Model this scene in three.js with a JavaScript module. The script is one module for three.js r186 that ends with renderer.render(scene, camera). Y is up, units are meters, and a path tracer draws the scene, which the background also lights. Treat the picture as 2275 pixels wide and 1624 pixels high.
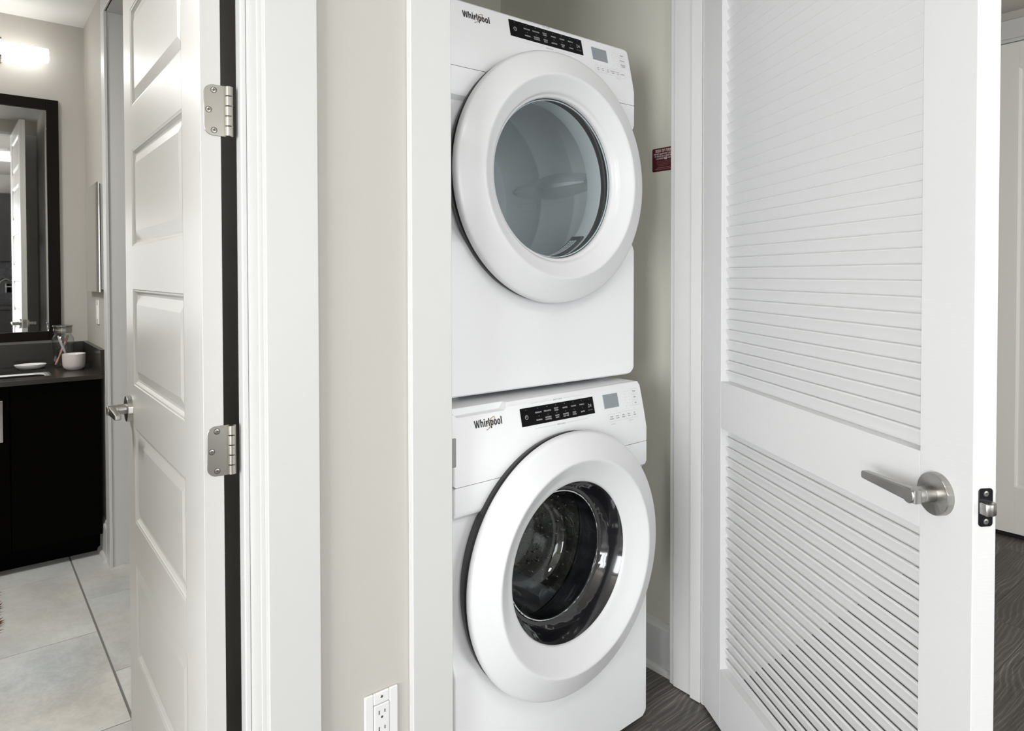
import * as THREE from 'three';
import { RoundedBoxGeometry } from 'three/addons/geometries/RoundedBoxGeometry.js';
import { mergeGeometries, toCreasedNormals } from 'three/addons/utils/BufferGeometryUtils.js';
import { RectAreaLightUniformsLib } from 'three/addons/lights/RectAreaLightUniformsLib.js';
import { ImprovedNoise } from 'three/addons/math/ImprovedNoise.js';
import { FontLoader } from 'three/addons/loaders/FontLoader.js';
import { TextGeometry } from 'three/addons/geometries/TextGeometry.js';
import { Brush, Evaluator, SUBTRACTION, INTERSECTION } from 'three-bvh-csg';

// ------------------------------------------------------------------ camera, sky, light, exposure
// World: x runs along the hall wall, y is up, P (depth into the flat) is -z. The eye stands at x = 0, P = 0.
const scene = new THREE.Scene();
const W = 2275, H = 1624, FOCAL = 1517;                          // a 24 mm lens
const camera = new THREE.PerspectiveCamera(2 * Math.atan(H / 2 / FOCAL) * 180 / Math.PI, W / H, 0.05, 60);
camera.position.set(0, 1.29, 0);
camera.rotation.order = 'YXZ';
camera.rotation.set(-0.0183, (51.03 - 90) * Math.PI / 180, -0.1 * Math.PI / 180);
camera.setViewOffset(W, H, 0, 174.2, W, H);                      // shifted lens: upright lines stay upright
scene.add(camera);
const renderer = new THREE.WebGLRenderer({ antialias: true });
renderer.toneMapping = THREE.LinearToneMapping;
renderer.toneMappingExposure = 1.0;
renderer.shadowMap.enabled = true;
RectAreaLightUniformsLib.init();
scene.background = new THREE.Color(0.75, 0.85, 1.0);
const GLOW = { left: 10.2, back: 5.2, vanity: 5.2, bath: 76, hall: 18 };              // radiance of the shaded windows and of the bath light

// ------------------------------------------------------------------ helpers
const V3 = (x, y, P) => new THREE.Vector3(x, y, -P);
const lin = (r, g, b) => new THREE.Color().setRGB(r, g, b);
const noise = new ImprovedNoise();
let seed = 7;
const rnd = () => { seed = (seed * 16807) % 2147483647; return (seed - 1) / 2147483646; };
const counts = {};
function numbered(n) { const k = counts[n] = (counts[n] ?? -1) + 1; return k ? n + '_' + String(k).padStart(3, '0') : n; }
function boxUV(g) {                                              // uv in metres from the face direction
  if (g.index) g = g.toNonIndexed();
  const p = g.attributes.position, n = g.attributes.normal, uv = new Float32Array(p.count * 2);
  for (let i = 0; i < p.count; i++) {
    const ax = Math.abs(n.getX(i)), ay = Math.abs(n.getY(i)), az = Math.abs(n.getZ(i));
    const [u, v] = ay > ax && ay > az ? [p.getX(i), p.getZ(i)] : ax > az ? [p.getZ(i), p.getY(i)] : [p.getX(i), p.getY(i)];
    uv[2 * i] = u; uv[2 * i + 1] = v;
  }
  g.setAttribute('uv', new THREE.BufferAttribute(uv, 2));
  for (const k of Object.keys(g.attributes)) if (!['position', 'normal', 'uv'].includes(k)) g.deleteAttribute(k);
  return g;
}
// box between two corners, in local axes (x, y, z)
function bz(x0, x1, y0, y1, z0, z1, r = 0, seg = 1) {
  const w = x1 - x0, h = y1 - y0, d = z1 - z0;
  r = Math.min(r, w / 2.01, h / 2.01, d / 2.01);
  const g = r > 0 ? new RoundedBoxGeometry(w, h, d, seg, r) : new THREE.BoxGeometry(w, h, d);
  g.translate((x0 + x1) / 2, (y0 + y1) / 2, (z0 + z1) / 2);
  return boxUV(g);
}
const bp = (x0, x1, y0, y1, p0, p1, r = 0, seg = 1) => bz(x0, x1, y0, y1, -p1, -p0, r, seg);   // the same with depth P
function cyl(r0, r1, h, seg = 32, axis = 'y') {
  const g = new THREE.CylinderGeometry(r1, r0, h, seg);
  if (axis === 'z') g.rotateX(Math.PI / 2);
  if (axis === 'x') g.rotateZ(-Math.PI / 2);
  return boxUV(g);
}
function lathe(pts, seg = 96, axis = 'y', crease = 0.7) {         // pts: [radius, along]
  let g = new THREE.LatheGeometry(pts.map(([r, a]) => new THREE.Vector2(r, a)), seg);
  if (axis === 'z') g.rotateX(Math.PI / 2);
  if (axis === 'x') g.rotateZ(-Math.PI / 2);
  return boxUV(toCreasedNormals(g, crease));
}
function latheSmooth(pts, seg) {
  const g = new THREE.LatheGeometry(new THREE.SplineCurve(pts.map(([r, a]) => new THREE.Vector2(r, a))).getPoints(pts.length * 3), seg).toNonIndexed();
  g.rotateX(Math.PI / 2);
  return boxUV(g);
}
function merged(gs) { return Array.isArray(gs) ? (gs.length > 1 ? mergeGeometries(gs.map(x => { const g = x.index ? x.toNonIndexed() : x; for (const k of Object.keys(g.attributes)) if (!['position', 'normal', 'uv'].includes(k)) g.deleteAttribute(k); return g; })) : gs[0]) : gs; }
function obj(name, gs, mat, parent = scene) {
  const m = new THREE.Mesh(merged(gs), mat);
  m.name = numbered(name); m.castShadow = m.receiveShadow = true; parent.add(m);
  return m;
}
function tag(o, label, category, group) { o.userData.label = label; o.userData.category = category; if (group) o.userData.group = group; return o; }
function thing(name, label, category, pos, turn = 0, group) {
  const g = new THREE.Group(); g.name = numbered(name); scene.add(g);
  g.position.copy(pos); g.rotation.y = turn;
  return tag(g, label, category, group);
}
function struct(name, label, gs, mat) {
  const o = gs ? obj(name, gs, mat) : new THREE.Group();
  if (!gs) { o.name = numbered(name); scene.add(o); }
  o.userData.kind = 'structure'; if (label) o.userData.label = label;
  return o;
}
function canvasTex(w, h, draw, srgb = true) {
  const c = document.createElement('canvas'); c.width = w; c.height = h;
  draw(c.getContext('2d'), w, h);
  const t = new THREE.CanvasTexture(c);
  if (srgb) t.colorSpace = THREE.SRGBColorSpace;
  t.anisotropy = 8;
  return t;
}
function dataTex(w, h, fn, srgb = false) {
  const d = new Uint8Array(w * h * 4);
  for (let y = 0; y < h; y++) for (let x = 0; x < w; x++) {
    const c = fn(x / w, y / h), i = 4 * (y * w + x);
    d[i] = c[0]; d[i + 1] = c[1]; d[i + 2] = c[2]; d[i + 3] = 255;
  }
  const t = new THREE.DataTexture(d, w, h);
  t.wrapS = t.wrapT = THREE.RepeatWrapping; t.magFilter = THREE.LinearFilter; t.minFilter = THREE.LinearMipmapLinearFilter;
  if (srgb) t.colorSpace = THREE.SRGBColorSpace;
  t.needsUpdate = true;
  return t;
}
const wrapN = (u, v, fu, fv, s) => {                              // noise that repeats over the unit square
  const f = (a, b) => noise.noise(a * fu, b * fv, s);
  return (f(u, v) * (1 - u) + f(u - 1, v) * u) * (1 - v) + (f(u, v - 1) * (1 - u) + f(u - 1, v - 1) * u) * v;
};
const clamp8 = x => Math.max(0, Math.min(255, Math.round(x)));

// ------------------------------------------------------------------ materials
const peel = dataTex(256, 256, (u, v) => { const n = 128 + 60 * wrapN(u, v, 40, 40, 3.3) + 40 * wrapN(u, v, 90, 90, 8.1); const c = clamp8(n); return [c, c, c]; });
const brush = dataTex(256, 256, (u, v) => { const n = 128 + 70 * wrapN(u, v, 6, 90, 1.7) + 40 * wrapN(u, v, 12, 120, 5.2); const c = clamp8(n); return [c, c, c]; });
const rep = (t, x, y) => { const c = t.clone(); c.repeat.set(x, y); c.needsUpdate = true; return c; };
const S = (o) => new THREE.MeshStandardMaterial(o), PH = (o) => new THREE.MeshPhysicalMaterial(o);
const M = {
  wall: S({ color: lin(.54, .522, .483), roughness: .75, bumpMap: rep(peel, 3, 3), bumpScale: .00022 }),
  closetWall: S({ color: lin(.66, .65, .57), roughness: .75, bumpMap: rep(peel, 3, 3), bumpScale: .00022 }),
  bathWall: S({ color: lin(.50, .475, .435), roughness: .7, bumpMap: rep(peel, 3, 3), bumpScale: .00022 }),
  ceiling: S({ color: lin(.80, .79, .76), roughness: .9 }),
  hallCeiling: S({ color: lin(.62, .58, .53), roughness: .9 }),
  trim: S({ color: lin(.655, .655, .643), roughness: .38 }),
  door: S({ color: lin(.59, .58, .557), roughness: .36, bumpMap: rep(brush, 2, 2), bumpScale: .0002 }),
  louver: S({ color: lin(.705, .707, .705), roughness: .42, bumpMap: rep(brush, 2, 4), bumpScale: .0003 }),
  hallDoor: S({ color: lin(.86, .835, .79), roughness: .45 }),
  nickel: S({ color: lin(.42, .40, .36), roughness: .28, metalness: 1 }),
  satin: S({ color: lin(.42, .41, .39), roughness: .32, metalness: 1 }),
  darkMetal: S({ color: lin(.035, .035, .038), roughness: .25, metalness: 1 }),
  chrome: S({ color: lin(.78, .78, .78), roughness: .08, metalness: 1 }),
  black: S({ color: lin(.006, .006, .006), roughness: .5 }),
  enamel: PH({ color: lin(.91, .915, .925), roughness: .3, clearcoat: .25, clearcoatRoughness: .14, specularIntensity: .7 }),
  ringPlastic: PH({ color: lin(.77, .775, .78), roughness: .3, clearcoat: .2, clearcoatRoughness: .12, specularIntensity: .7 }),
  enamelDark: S({ color: lin(.30, .30, .31), roughness: .4 }),
  gasket: S({ color: lin(.012, .012, .014), roughness: .45 }),
  glossBlack: PH({ color: lin(.012, .012, .014), roughness: .12, clearcoat: 1, clearcoatRoughness: .05 }),
  smoke: PH({ color: lin(.77, .815, .825), roughness: .02, transmission: 1, thickness: 0, ior: 1.5 }),
  bowl: PH({ color: lin(.82, .85, .86), roughness: .01, transmission: 1, thickness: 0, ior: 1.5 }),
  drumGrey: S({ color: lin(.86, .88, .89), roughness: .5 }),
  baffleGrey: S({ color: lin(.86, .89, .90), roughness: .45 }),
  lint: S({ color: lin(.10, .105, .11), roughness: .5 }),
  steel: S({ color: lin(.60, .58, .54), roughness: .16, metalness: 1 }),
  espresso: PH({ color: lin(.0015, .0012, .001), roughness: .6, specularIntensity: .06 }),
  frame: PH({ color: lin(.007, .005, .003), roughness: .5, specularIntensity: .2 }),
  mirror: S({ color: lin(.82, .83, .82), roughness: .015, metalness: 1 }),
  quartz: PH({ color: lin(.033, .029, .0235), roughness: .25, specularIntensity: .6 }),
  porcelain: PH({ color: lin(.80, .80, .78), roughness: .15, clearcoat: .5 }),
  glass: PH({ color: lin(.93, .95, .95), roughness: .01, transmission: 1, thickness: 0, ior: 1.5 }),
  pinkBrush: S({ color: lin(.62, .33, .27), roughness: .4 }),
  paleBrush: S({ color: lin(.74, .66, .66), roughness: .4 }),
  plate: PH({ color: lin(.82, .82, .81), roughness: .25, clearcoat: .3 }),
  slot: S({ color: lin(.05, .05, .05), roughness: .6 }),
  ink: S({ color: lin(.02, .02, .022), roughness: .5 }),
  gold: S({ color: lin(.45, .32, .16), roughness: .35, metalness: .8 }),
  lcd: S({ color: lin(.28, .31, .33), roughness: .3 }),
  rug: S({ color: lin(.20, .085, .035), roughness: 1 }),
  grout: S({ color: lin(.20, .195, .185), roughness: .9 }),
  subfloor: S({ color: lin(.02, .018, .016), roughness: .9 }),
  cabinetDark: S({ color: lin(.018, .016, .016), roughness: .35 }),
  splash: S({ color: lin(.03, .03, .031), roughness: .2 }),
  outside: S({ color: lin(.6, .6, .6), roughness: .9 }),
};
// ------------------------------------------------------------------ setting: floors
const woodTex = dataTex(1024, 512, (u, v) => {                    // 1.2 m along the grain, 0.6 m across
  const warp = .55 * wrapN(u, v, 2, 4, 2.2) + .16 * wrapN(u, v, 5, 9, 7.4) + .03 * wrapN(u, v, 24, 18, 4.4);
  const ring = Math.sin((v * 44 + warp * 11) * 6.2831);
  const fine = wrapN(u, v, 4, 200, 9.1), pore = wrapN(u, v, 10, 330, 5.6), patch = wrapN(u, v, 4, 6, 12.3), band = wrapN(u, v, 2, 26, 21.7);
  let l = 84 + 8 * ring + 20 * fine + 12 * patch + 18 * band;
  const edge = Math.max(0, ring - .86) / .14;
  l += 30 * edge * Math.max(0, .55 + 1.2 * patch + fine);
  if (pore > .24) l += 45 * (pore - .24) / .3;
  if (pore < -.25) l -= 16;
  return [clamp8(l * 1.06), clamp8(l * 1.01), clamp8(l * .96)];
}, true);
const woods = [1, .9, 1.12, .82].map(k => S({ color: lin(k, k, k), map: woodTex, roughness: .48, bumpMap: woodTex, bumpScale: .0004 }));
const floor = struct('floor', 'dark grey-brown wood plank floor of the hall and laundry closet');
obj('subfloor', [bp(-3.3, 4.1, -.06, -.012, -4.3, 2.3)], M.subfloor, floor);
{
  const PW = .152, P0 = 1.172, far = [];
  for (let row = -36; row < 8; row++) {
    const p0 = P0 + row * PW, p1 = p0 + PW;
    if (p0 < -4.3 || p0 > 2.25) continue;
    let x = -3.3 - rnd() * 1.2;
    while (x < 4.05) {
      const x1 = x + 1.22, a = Math.max(x, -3.28), b = Math.min(x1, 4.05);
      if (b - a > .05 && !(p0 > 1.25 && (a < .62 || b > 1.9) && !(a < 1.9 && b > .62))) {
        const ca = p0 > 1.25 ? Math.max(a, .63) : a, cb = p0 > 1.25 ? Math.min(b, 1.77) : b;
        if (cb - ca > .03) {
          const g = bp(ca + .0004, cb - .0004, -.012, 0, p0 + .0005, p1 - .0005), uv = g.attributes.uv, ou = rnd(), ov = rnd();
          for (let i = 0; i < uv.count; i++) uv.setXY(i, uv.getX(i) / 1.2 + ou, uv.getY(i) / .6 + ov);
          const mat = woods[Math.floor(rnd() * 4)];
          if (p1 > -.9 && cb > .3) obj('plank', g, mat, floor); else far.push(g);
        }
      }
      x = x1;
    }
  }
  obj('plank_area', far, woods[0], floor).userData.kind = 'stuff';
}
const tileTex = dataTex(512, 512, (u, v) => {
  const n = wrapN(u, v, 5, 4, 1.1) * 20 + wrapN(u, v, 12, 9, 6.6) * 15 + wrapN(u, v, 34, 30, 3.9) * 10 + wrapN(u, v, 120, 110, 7.7) * 10;
  const warm = wrapN(u, v, 4, 4, 15.5) * 9;
  const l = 206 + n;
  return [clamp8(l + warm), clamp8(l), clamp8(l - 3 - warm)];
}, true);
const tileMats = [1, .95, 1.04].map(k => S({ color: lin(k, k, k * .99), map: tileTex, roughness: .5 }));
const bathFloor = struct('floor_bathroom', 'pale grey stone-look tile floor of the bathroom');
obj('grout_bed', [bp(-1.75, .57, -.03, -.003, 1.326, 4.15), bp(.57, 1.75, -.03, -.003, 2.31, 4.15)], M.grout, bathFloor);
for (let i = -4; i < 3; i++) for (let k = -1; k < 7; k++) {       // square tiles, neighbouring columns shifted by half
  const x0 = .375 + i * .632, p0 = (i % 2 === 0 ? 2.531 - .636 * 2 : 2.2135 - .6315 * 2) + k * .634;
  const a = Math.max(x0, -1.6), c = Math.max(p0, x0 > 1 ? 2.31 : 1.326), d = Math.min(p0 + .634, 4.14), b = Math.min(x0 + .632, c < 2.3 ? .57 : 1.72);
  if (b - a < .02 || d - c < .02) continue;
  const g = bp(a + .0034, b - .0034, -.012, 0, c + .0014, d - .0014, .001), uv = g.attributes.uv, o = rnd(), o2 = rnd();
  for (let j = 0; j < uv.count; j++) uv.setXY(j, uv.getX(j) / 1.3 + o, uv.getY(j) / 1.3 + o2);
  obj('tile', g, tileMats[Math.floor(rnd() * 3)], bathFloor);
}

// ------------------------------------------------------------------ setting: walls and ceilings
const CEIL = 2.562;
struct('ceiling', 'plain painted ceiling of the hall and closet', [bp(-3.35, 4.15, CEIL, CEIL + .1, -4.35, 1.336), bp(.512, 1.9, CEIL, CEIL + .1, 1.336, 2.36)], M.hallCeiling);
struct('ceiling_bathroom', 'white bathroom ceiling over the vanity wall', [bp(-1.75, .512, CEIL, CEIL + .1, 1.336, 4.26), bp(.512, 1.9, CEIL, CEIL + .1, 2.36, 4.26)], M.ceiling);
const FP = 1.2215, BP = 1.336;                                     // the two faces of the hall wall
struct('wall_hall', 'greige hall wall between the bathroom door and the laundry closet', [
  bp(-3.35, -.385, 0, CEIL, FP, BP), bp(-.385, .431, 2.46, CEIL, FP, BP), bp(.431, .796, 0, CEIL, FP, BP),
  bp(.796, 1.74, 2.46, CEIL, FP, BP), bp(1.74, 4.15, 0, CEIL, FP, BP)], M.wall);
struct('wall_closet_side', 'olive grey side wall inside the laundry closet', [bp(1.765, 1.9, 0, CEIL, BP, 2.2546)], M.closetWall);
struct('wall_closet_back', 'olive grey rear wall inside the laundry closet', [bp(.63, 1.9, 0, CEIL, 2.2546, 2.36)], M.closetWall);
struct('wall_bathroom_side', 'pale grey bathroom side wall with the switch and medicine cabinet', [
  bp(.512, .63, 0, CEIL, BP, 2.55), bp(.512, .63, 2.46, CEIL, 2.55, 3.46), bp(.512, .63, 0, CEIL, 3.46, 4.14)], M.bathWall);
struct('wall_bathroom_back', 'pale grey bathroom wall behind the vanity', [bp(-1.75, 1.9, 0, CEIL, 4.14, 4.26)], M.bathWall);
struct('wall_bathroom_end', null, [bp(-1.75, -1.6, 0, CEIL, BP, 4.14)], M.bathWall);
struct('wall_toilet_room', null, [bp(1.72, 1.9, 0, CEIL, 2.36, 4.14)], M.bathWall);
// living room behind the eye: two walls with windows
struct('wall_left', null, [bp(-3.35, -3.2, 0, CEIL, .95, FP), bp(-3.35, -3.2, 0, CEIL, -4.35, -1.65), bp(-3.35, -3.2, 0, .35, -1.65, .95), bp(-3.35, -3.2, 2.35, CEIL, -1.65, .95)], M.wall);
struct('wall_back', null, [bp(-3.2, -3.0, 0, CEIL, -4.35, -4.2), bp(2.6, 4.15, 0, CEIL, -4.35, -4.2), bp(-3.0, 2.6, 0, .35, -4.35, -4.2), bp(-3.0, 2.6, 2.35, CEIL, -4.35, -4.2)], M.wall);
const HX = 3.985;
struct('wall_right', null, [bp(HX, 4.15, 0, CEIL, -4.2, .23), bp(HX, 4.15, 2.43, CEIL, .23, 1.16), bp(HX, 4.15, 0, CEIL, 1.16, FP)], M.wall);
// windows with drawn white shades that glow with daylight
function windowUnit(name, w, h, pos, turn, glow) {
  const g = struct(name, 'wide white-framed window with drawn white shade'); g.position.copy(pos); g.rotation.y = turn;
  obj('window_frame', [bz(-w / 2, w / 2, -h / 2, -h / 2 + .06, -.12, .02), bz(-w / 2, w / 2, h / 2 - .06, h / 2, -.12, .02), bz(-w / 2, -w / 2 + .06, -h / 2 + .06, h / 2 - .06, -.12, .02), bz(w / 2 - .06, w / 2, -h / 2 + .06, h / 2 - .06, -.12, .02), bz(-.03, .03, -h / 2 + .06, h / 2 - .06, -.12, .005)], M.trim, g);
  obj('window_shade', [bz(-w / 2 + .06, -.03, -h / 2 + .06, h / 2 - .06, -.09, -.08), bz(.03, w / 2 - .06, -h / 2 + .06, h / 2 - .06, -.09, -.08)], S({ color: lin(.8, .8, .8), emissive: lin(.97, 1, 1.03), emissiveIntensity: .15 * glow, roughness: .9 }), g);
  for (const s of [-1, 1]) {
    const l = new THREE.RectAreaLight(new THREE.Color().setRGB(.97, .995, 1.02), glow, w / 2 - .1, h - .14);
    l.position.set(s * (w / 4), 0, -.07); l.rotation.y = Math.PI; g.add(l);
  }
  obj('window_backing', [bz(-w / 2 - .02, w / 2 + .02, -h / 2 - .02, h / 2 + .02, -.15, -.125)], M.outside, g);
}
windowUnit('window_1', 2.6, 2.0, V3(-3.22, 1.35, -.35), Math.PI / 2, GLOW.left);
windowUnit('window_2', 5.6, 2.0, V3(-.2, 1.35, -4.22), Math.PI, GLOW.back);

// ------------------------------------------------------------------ setting: door frames and baseboards
const t1 = struct('trim_1', 'white flat casing and jamb of the bathroom doorway');
obj('jamb', [bp(.411, .431, 0, 2.44, FP, BP, .0015)], M.trim, t1);
obj('stop', [bp(.400, .411, 0, 2.43, 1.276, 1.304, .003)], M.trim, t1);
obj('casing', [bp(.4185, .5155, 0, 2.447, 1.2035, FP, .002)], M.trim, t1);
obj('jamb', [bp(-.385, -.365, 0, 2.44, FP, BP)], M.trim, t1);
obj('casing', [bp(-.470, -.373, 0, 2.447, 1.2035, FP, .002)], M.trim, t1);
obj('head_jamb', [bp(-.385, .431, 2.44, 2.46, FP, BP)], M.trim, t1);
obj('head_casing', [bp(-.470, .5155, 2.447, 2.544, 1.2035, FP, .002)], M.trim, t1);
obj('casing', [bp(.4185, .5115, 0, 2.447, BP, BP + .016, .002)], M.trim, t1);
const t2 = struct('trim_2', 'white flat casing and jamb of the laundry closet');
obj('jamb', [bp(.796, .8155, 0, 2.44, FP, BP, .0015)], M.trim, t2);
obj('casing', [bp(.712, .810, 0, 2.447, 1.2035, FP, .002)], M.trim, t2);
obj('jamb', [bp(1.7095, 1.74, 0.003, 2.44, FP, 1.2585, .0015)], M.trim, t2);
obj('jamb_liner', [bp(1.719, 1.74, 0.003, 2.44, 1.2585, 1.328, .0015)], M.trim, t2);
obj('rear_casing', [bp(1.7235, 1.764, 0.003, 2.44, 1.328, 1.345, .002)], M.trim, t2);
obj('casing', [bp(1.7145, 1.81, 0, 2.447, 1.2085, FP, .002)], M.trim, t2);
obj('head_jamb', [bp(.796, 1.74, 2.44, 2.46, FP, BP)], M.trim, t2);
obj('head_casing', [bp(.712, 1.81, 2.447, 2.544, 1.2035, FP, .002)], M.trim, t2);
{
  const s = obj('strike_plate', [bp(.8155, .8175, .868, .945, 1.226, 1.27, .0008), bp(.812, .8285, .874, .937, 1.2155, 1.2205, .002, 2)], M.satin, t2);
  s.userData.label = 'satin metal strike plate';
}
const t3 = struct('trim_3', 'white casing and jamb of the inner bathroom opening');
obj('casing', [bp(.4995, .512, 0, 2.44, 3.435, 3.518, .002)], M.trim, t3);
obj('jamb', [bp(.506, .66, 0, 2.44, 3.441, 3.46, .001)], M.trim, t3);
obj('head_casing', [bp(.4995, .512, 2.44, 2.525, 2.48, 3.518, .002)], M.trim, t3);
obj('head_jamb', [bp(.506, .64, 2.44, 2.46, 2.55, 3.46)], M.trim, t3);
obj('casing', [bp(.4995, .512, 0, 2.44, 2.485, 2.565, .002)], M.trim, t3);
const t4 = struct('trim_4', 'white casing around the far hall door');
obj('casing', [bp(HX - .018, HX, 0, 2.425, 1.157, FP, .002)], M.trim, t4);
obj('head_casing', [bp(HX - .018, HX, 2.428, 2.518, .13, FP, .002)], M.trim, t4);
obj('head_jamb', [bp(HX - .004, 4.1, 2.414, 2.43, .23, 1.16)], M.trim, t4);
obj('casing', [bp(HX - .018, HX, 0, 2.428, .13, .227, .002)], M.trim, t4);
const bbProfile = (P0, P1) => {                                    // on the closet side wall: board, cap bevel, shoe
  const sh = new THREE.Shape([[0, 0], [-.026, 0], [-.026, .004], [-.024, .012], [-.018, .018], [-.014, .0195], [-.0135, .0205], [-.0135, .140], [-.012, .146], [-.006, .152], [-.004, .160], [0, .162]].map(a => new THREE.Vector2(...a)));
  const g = new THREE.ExtrudeGeometry(sh, { depth: P1 - P0, bevelEnabled: false });
  g.translate(0, 0, -P1);
  return boxUV(g);
};
{
  const g = bbProfile(1.345, 2.2546); g.translate(1.765, 0, 0);
  struct('baseboard_closet', 'white baseboard with shoe moulding inside the closet', [g], M.trim);
  const g2 = bbProfile(3.518, 3.70); g2.translate(.512, 0, 0);
  struct('baseboard_bathroom', 'short white baseboard beside the vanity', [g2], M.trim);
  struct('baseboard_hall', null, [bp(.5155, .712, 0, .14, 1.2075, FP, .002), bp(1.81, 3.967, 0, .14, 1.2075, FP, .002)], M.trim);
}

// ------------------------------------------------------------------ shared door pieces
function rings(w, h, list, flip = 1) {                             // nested rectangles [inset, depth] closed by a flat field
  const pos = [];
  const quad = (a, b, c, d) => { for (const p of [a, b, c, a, c, d]) pos.push(...p); };
  const rect = ([i, z]) => [[i, i, z * flip], [w - i, i, z * flip], [w - i, h - i, z * flip], [i, h - i, z * flip]];
  for (let k = 0; k < list.length - 1; k++) {
    const A = rect(list[k]), B = rect(list[k + 1]);
    for (let s = 0; s < 4; s++) { const t = (s + 1) % 4; flip > 0 ? quad(A[s], A[t], B[t], B[s]) : quad(A[s], B[s], B[t], A[t]); }
  }
  const C = rect(list[list.length - 1]); flip > 0 ? quad(...C) : quad(C[0], C[3], C[2], C[1]);
  const g = new THREE.BufferGeometry();
  g.setAttribute('position', new THREE.Float32BufferAttribute(pos, 3));
  g.computeVertexNormals();
  return boxUV(g);
}
const at = (g, x, y, z) => { g.translate(x, y, z); return g; };
function screwHead(r = .0045) {                                    // domed head, axis z
  return [lathe([[0.0001, .0012], [r * .55, .0011], [r * .86, .0007], [r * .94, 0]], 20, 'z', 1.2)];
}
function screwRecess(r = .0045) {                                  // the dark cross and the countersink around the head
  return [bz(-r * .55, r * .55, -r * .12, r * .12, .0010, .0014), bz(-r * .12, r * .12, -r * .55, r * .55, .0010, .0014), lathe([[r * .9, .0004], [r * 1.14, .0004], [r * 1.14, 0]], 20, 'z', .5)];
}
function leverSet(parent, u, y, side, mat, thickness, reach = -1) { // rose, neck and flat lever on one face; side +1 = local +z
  const g = [];
  const z0 = side > 0 ? 0 : -thickness;
  const L = (geo) => { geo.translate(0, 0, 0); if (side < 0) geo.scale(1, 1, -1); geo.translate(u, y, z0); if (side < 0) { const idx = geo.attributes.position; for (let i = 0; i < idx.count; i += 3) for (const a of Object.values(geo.attributes)) { const s = a.itemSize, ar = a.array; for (let c = 0; c < s; c++) { const t = ar[(i + 1) * s + c]; ar[(i + 1) * s + c] = ar[(i + 2) * s + c]; ar[(i + 2) * s + c] = t; } } geo.attributes.normal.array.forEach((v, i, A) => { if (i % 3 === 2) A[i] = Math.abs(v) > 1e-9 ? v : v; }); } return geo; };
  const h = new THREE.Group(); h.name = numbered('handle'); parent.add(h);
  obj('rose', [L(lathe([[0.0001, .0125], [.031, .0125], [.0335, .0118], [.0345, .0100], [.0345, 0]], 64, 'z', .6))], mat, h);
  obj('neck', [L(lathe([[.0135, .0125], [.0135, .030], [.0128, .0305], [.0128, .0545], [.0118, .0558], [0.0001, .0558]], 40, 'z', .6))], mat, h);
  const sh = new THREE.Shape();
  const len = .118, hh = .0052;
  sh.moveTo(.0112, -.0088); sh.lineTo(.0112, .0088); sh.lineTo(-.004, .0090); sh.lineTo(-len + .002, hh * .9); sh.quadraticCurveTo(-len, hh * .85, -len, hh * .6); sh.lineTo(-len, -hh * .6); sh.quadraticCurveTo(-len, -hh * .85, -len + .002, -hh * .9); sh.lineTo(-.004, -.0090); sh.closePath();
  const lev = new THREE.ExtrudeGeometry(sh, { depth: .010, bevelEnabled: true, bevelSize: .0022, bevelThickness: .0022, bevelSegments: 3 });
  lev.translate(0, 0, .0415);
  if (reach > 0) lev.rotateZ(Math.PI);
  obj('lever', [L(boxUV(toCreasedNormals(lev, .6)))], mat, h);
  return h;
}

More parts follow.
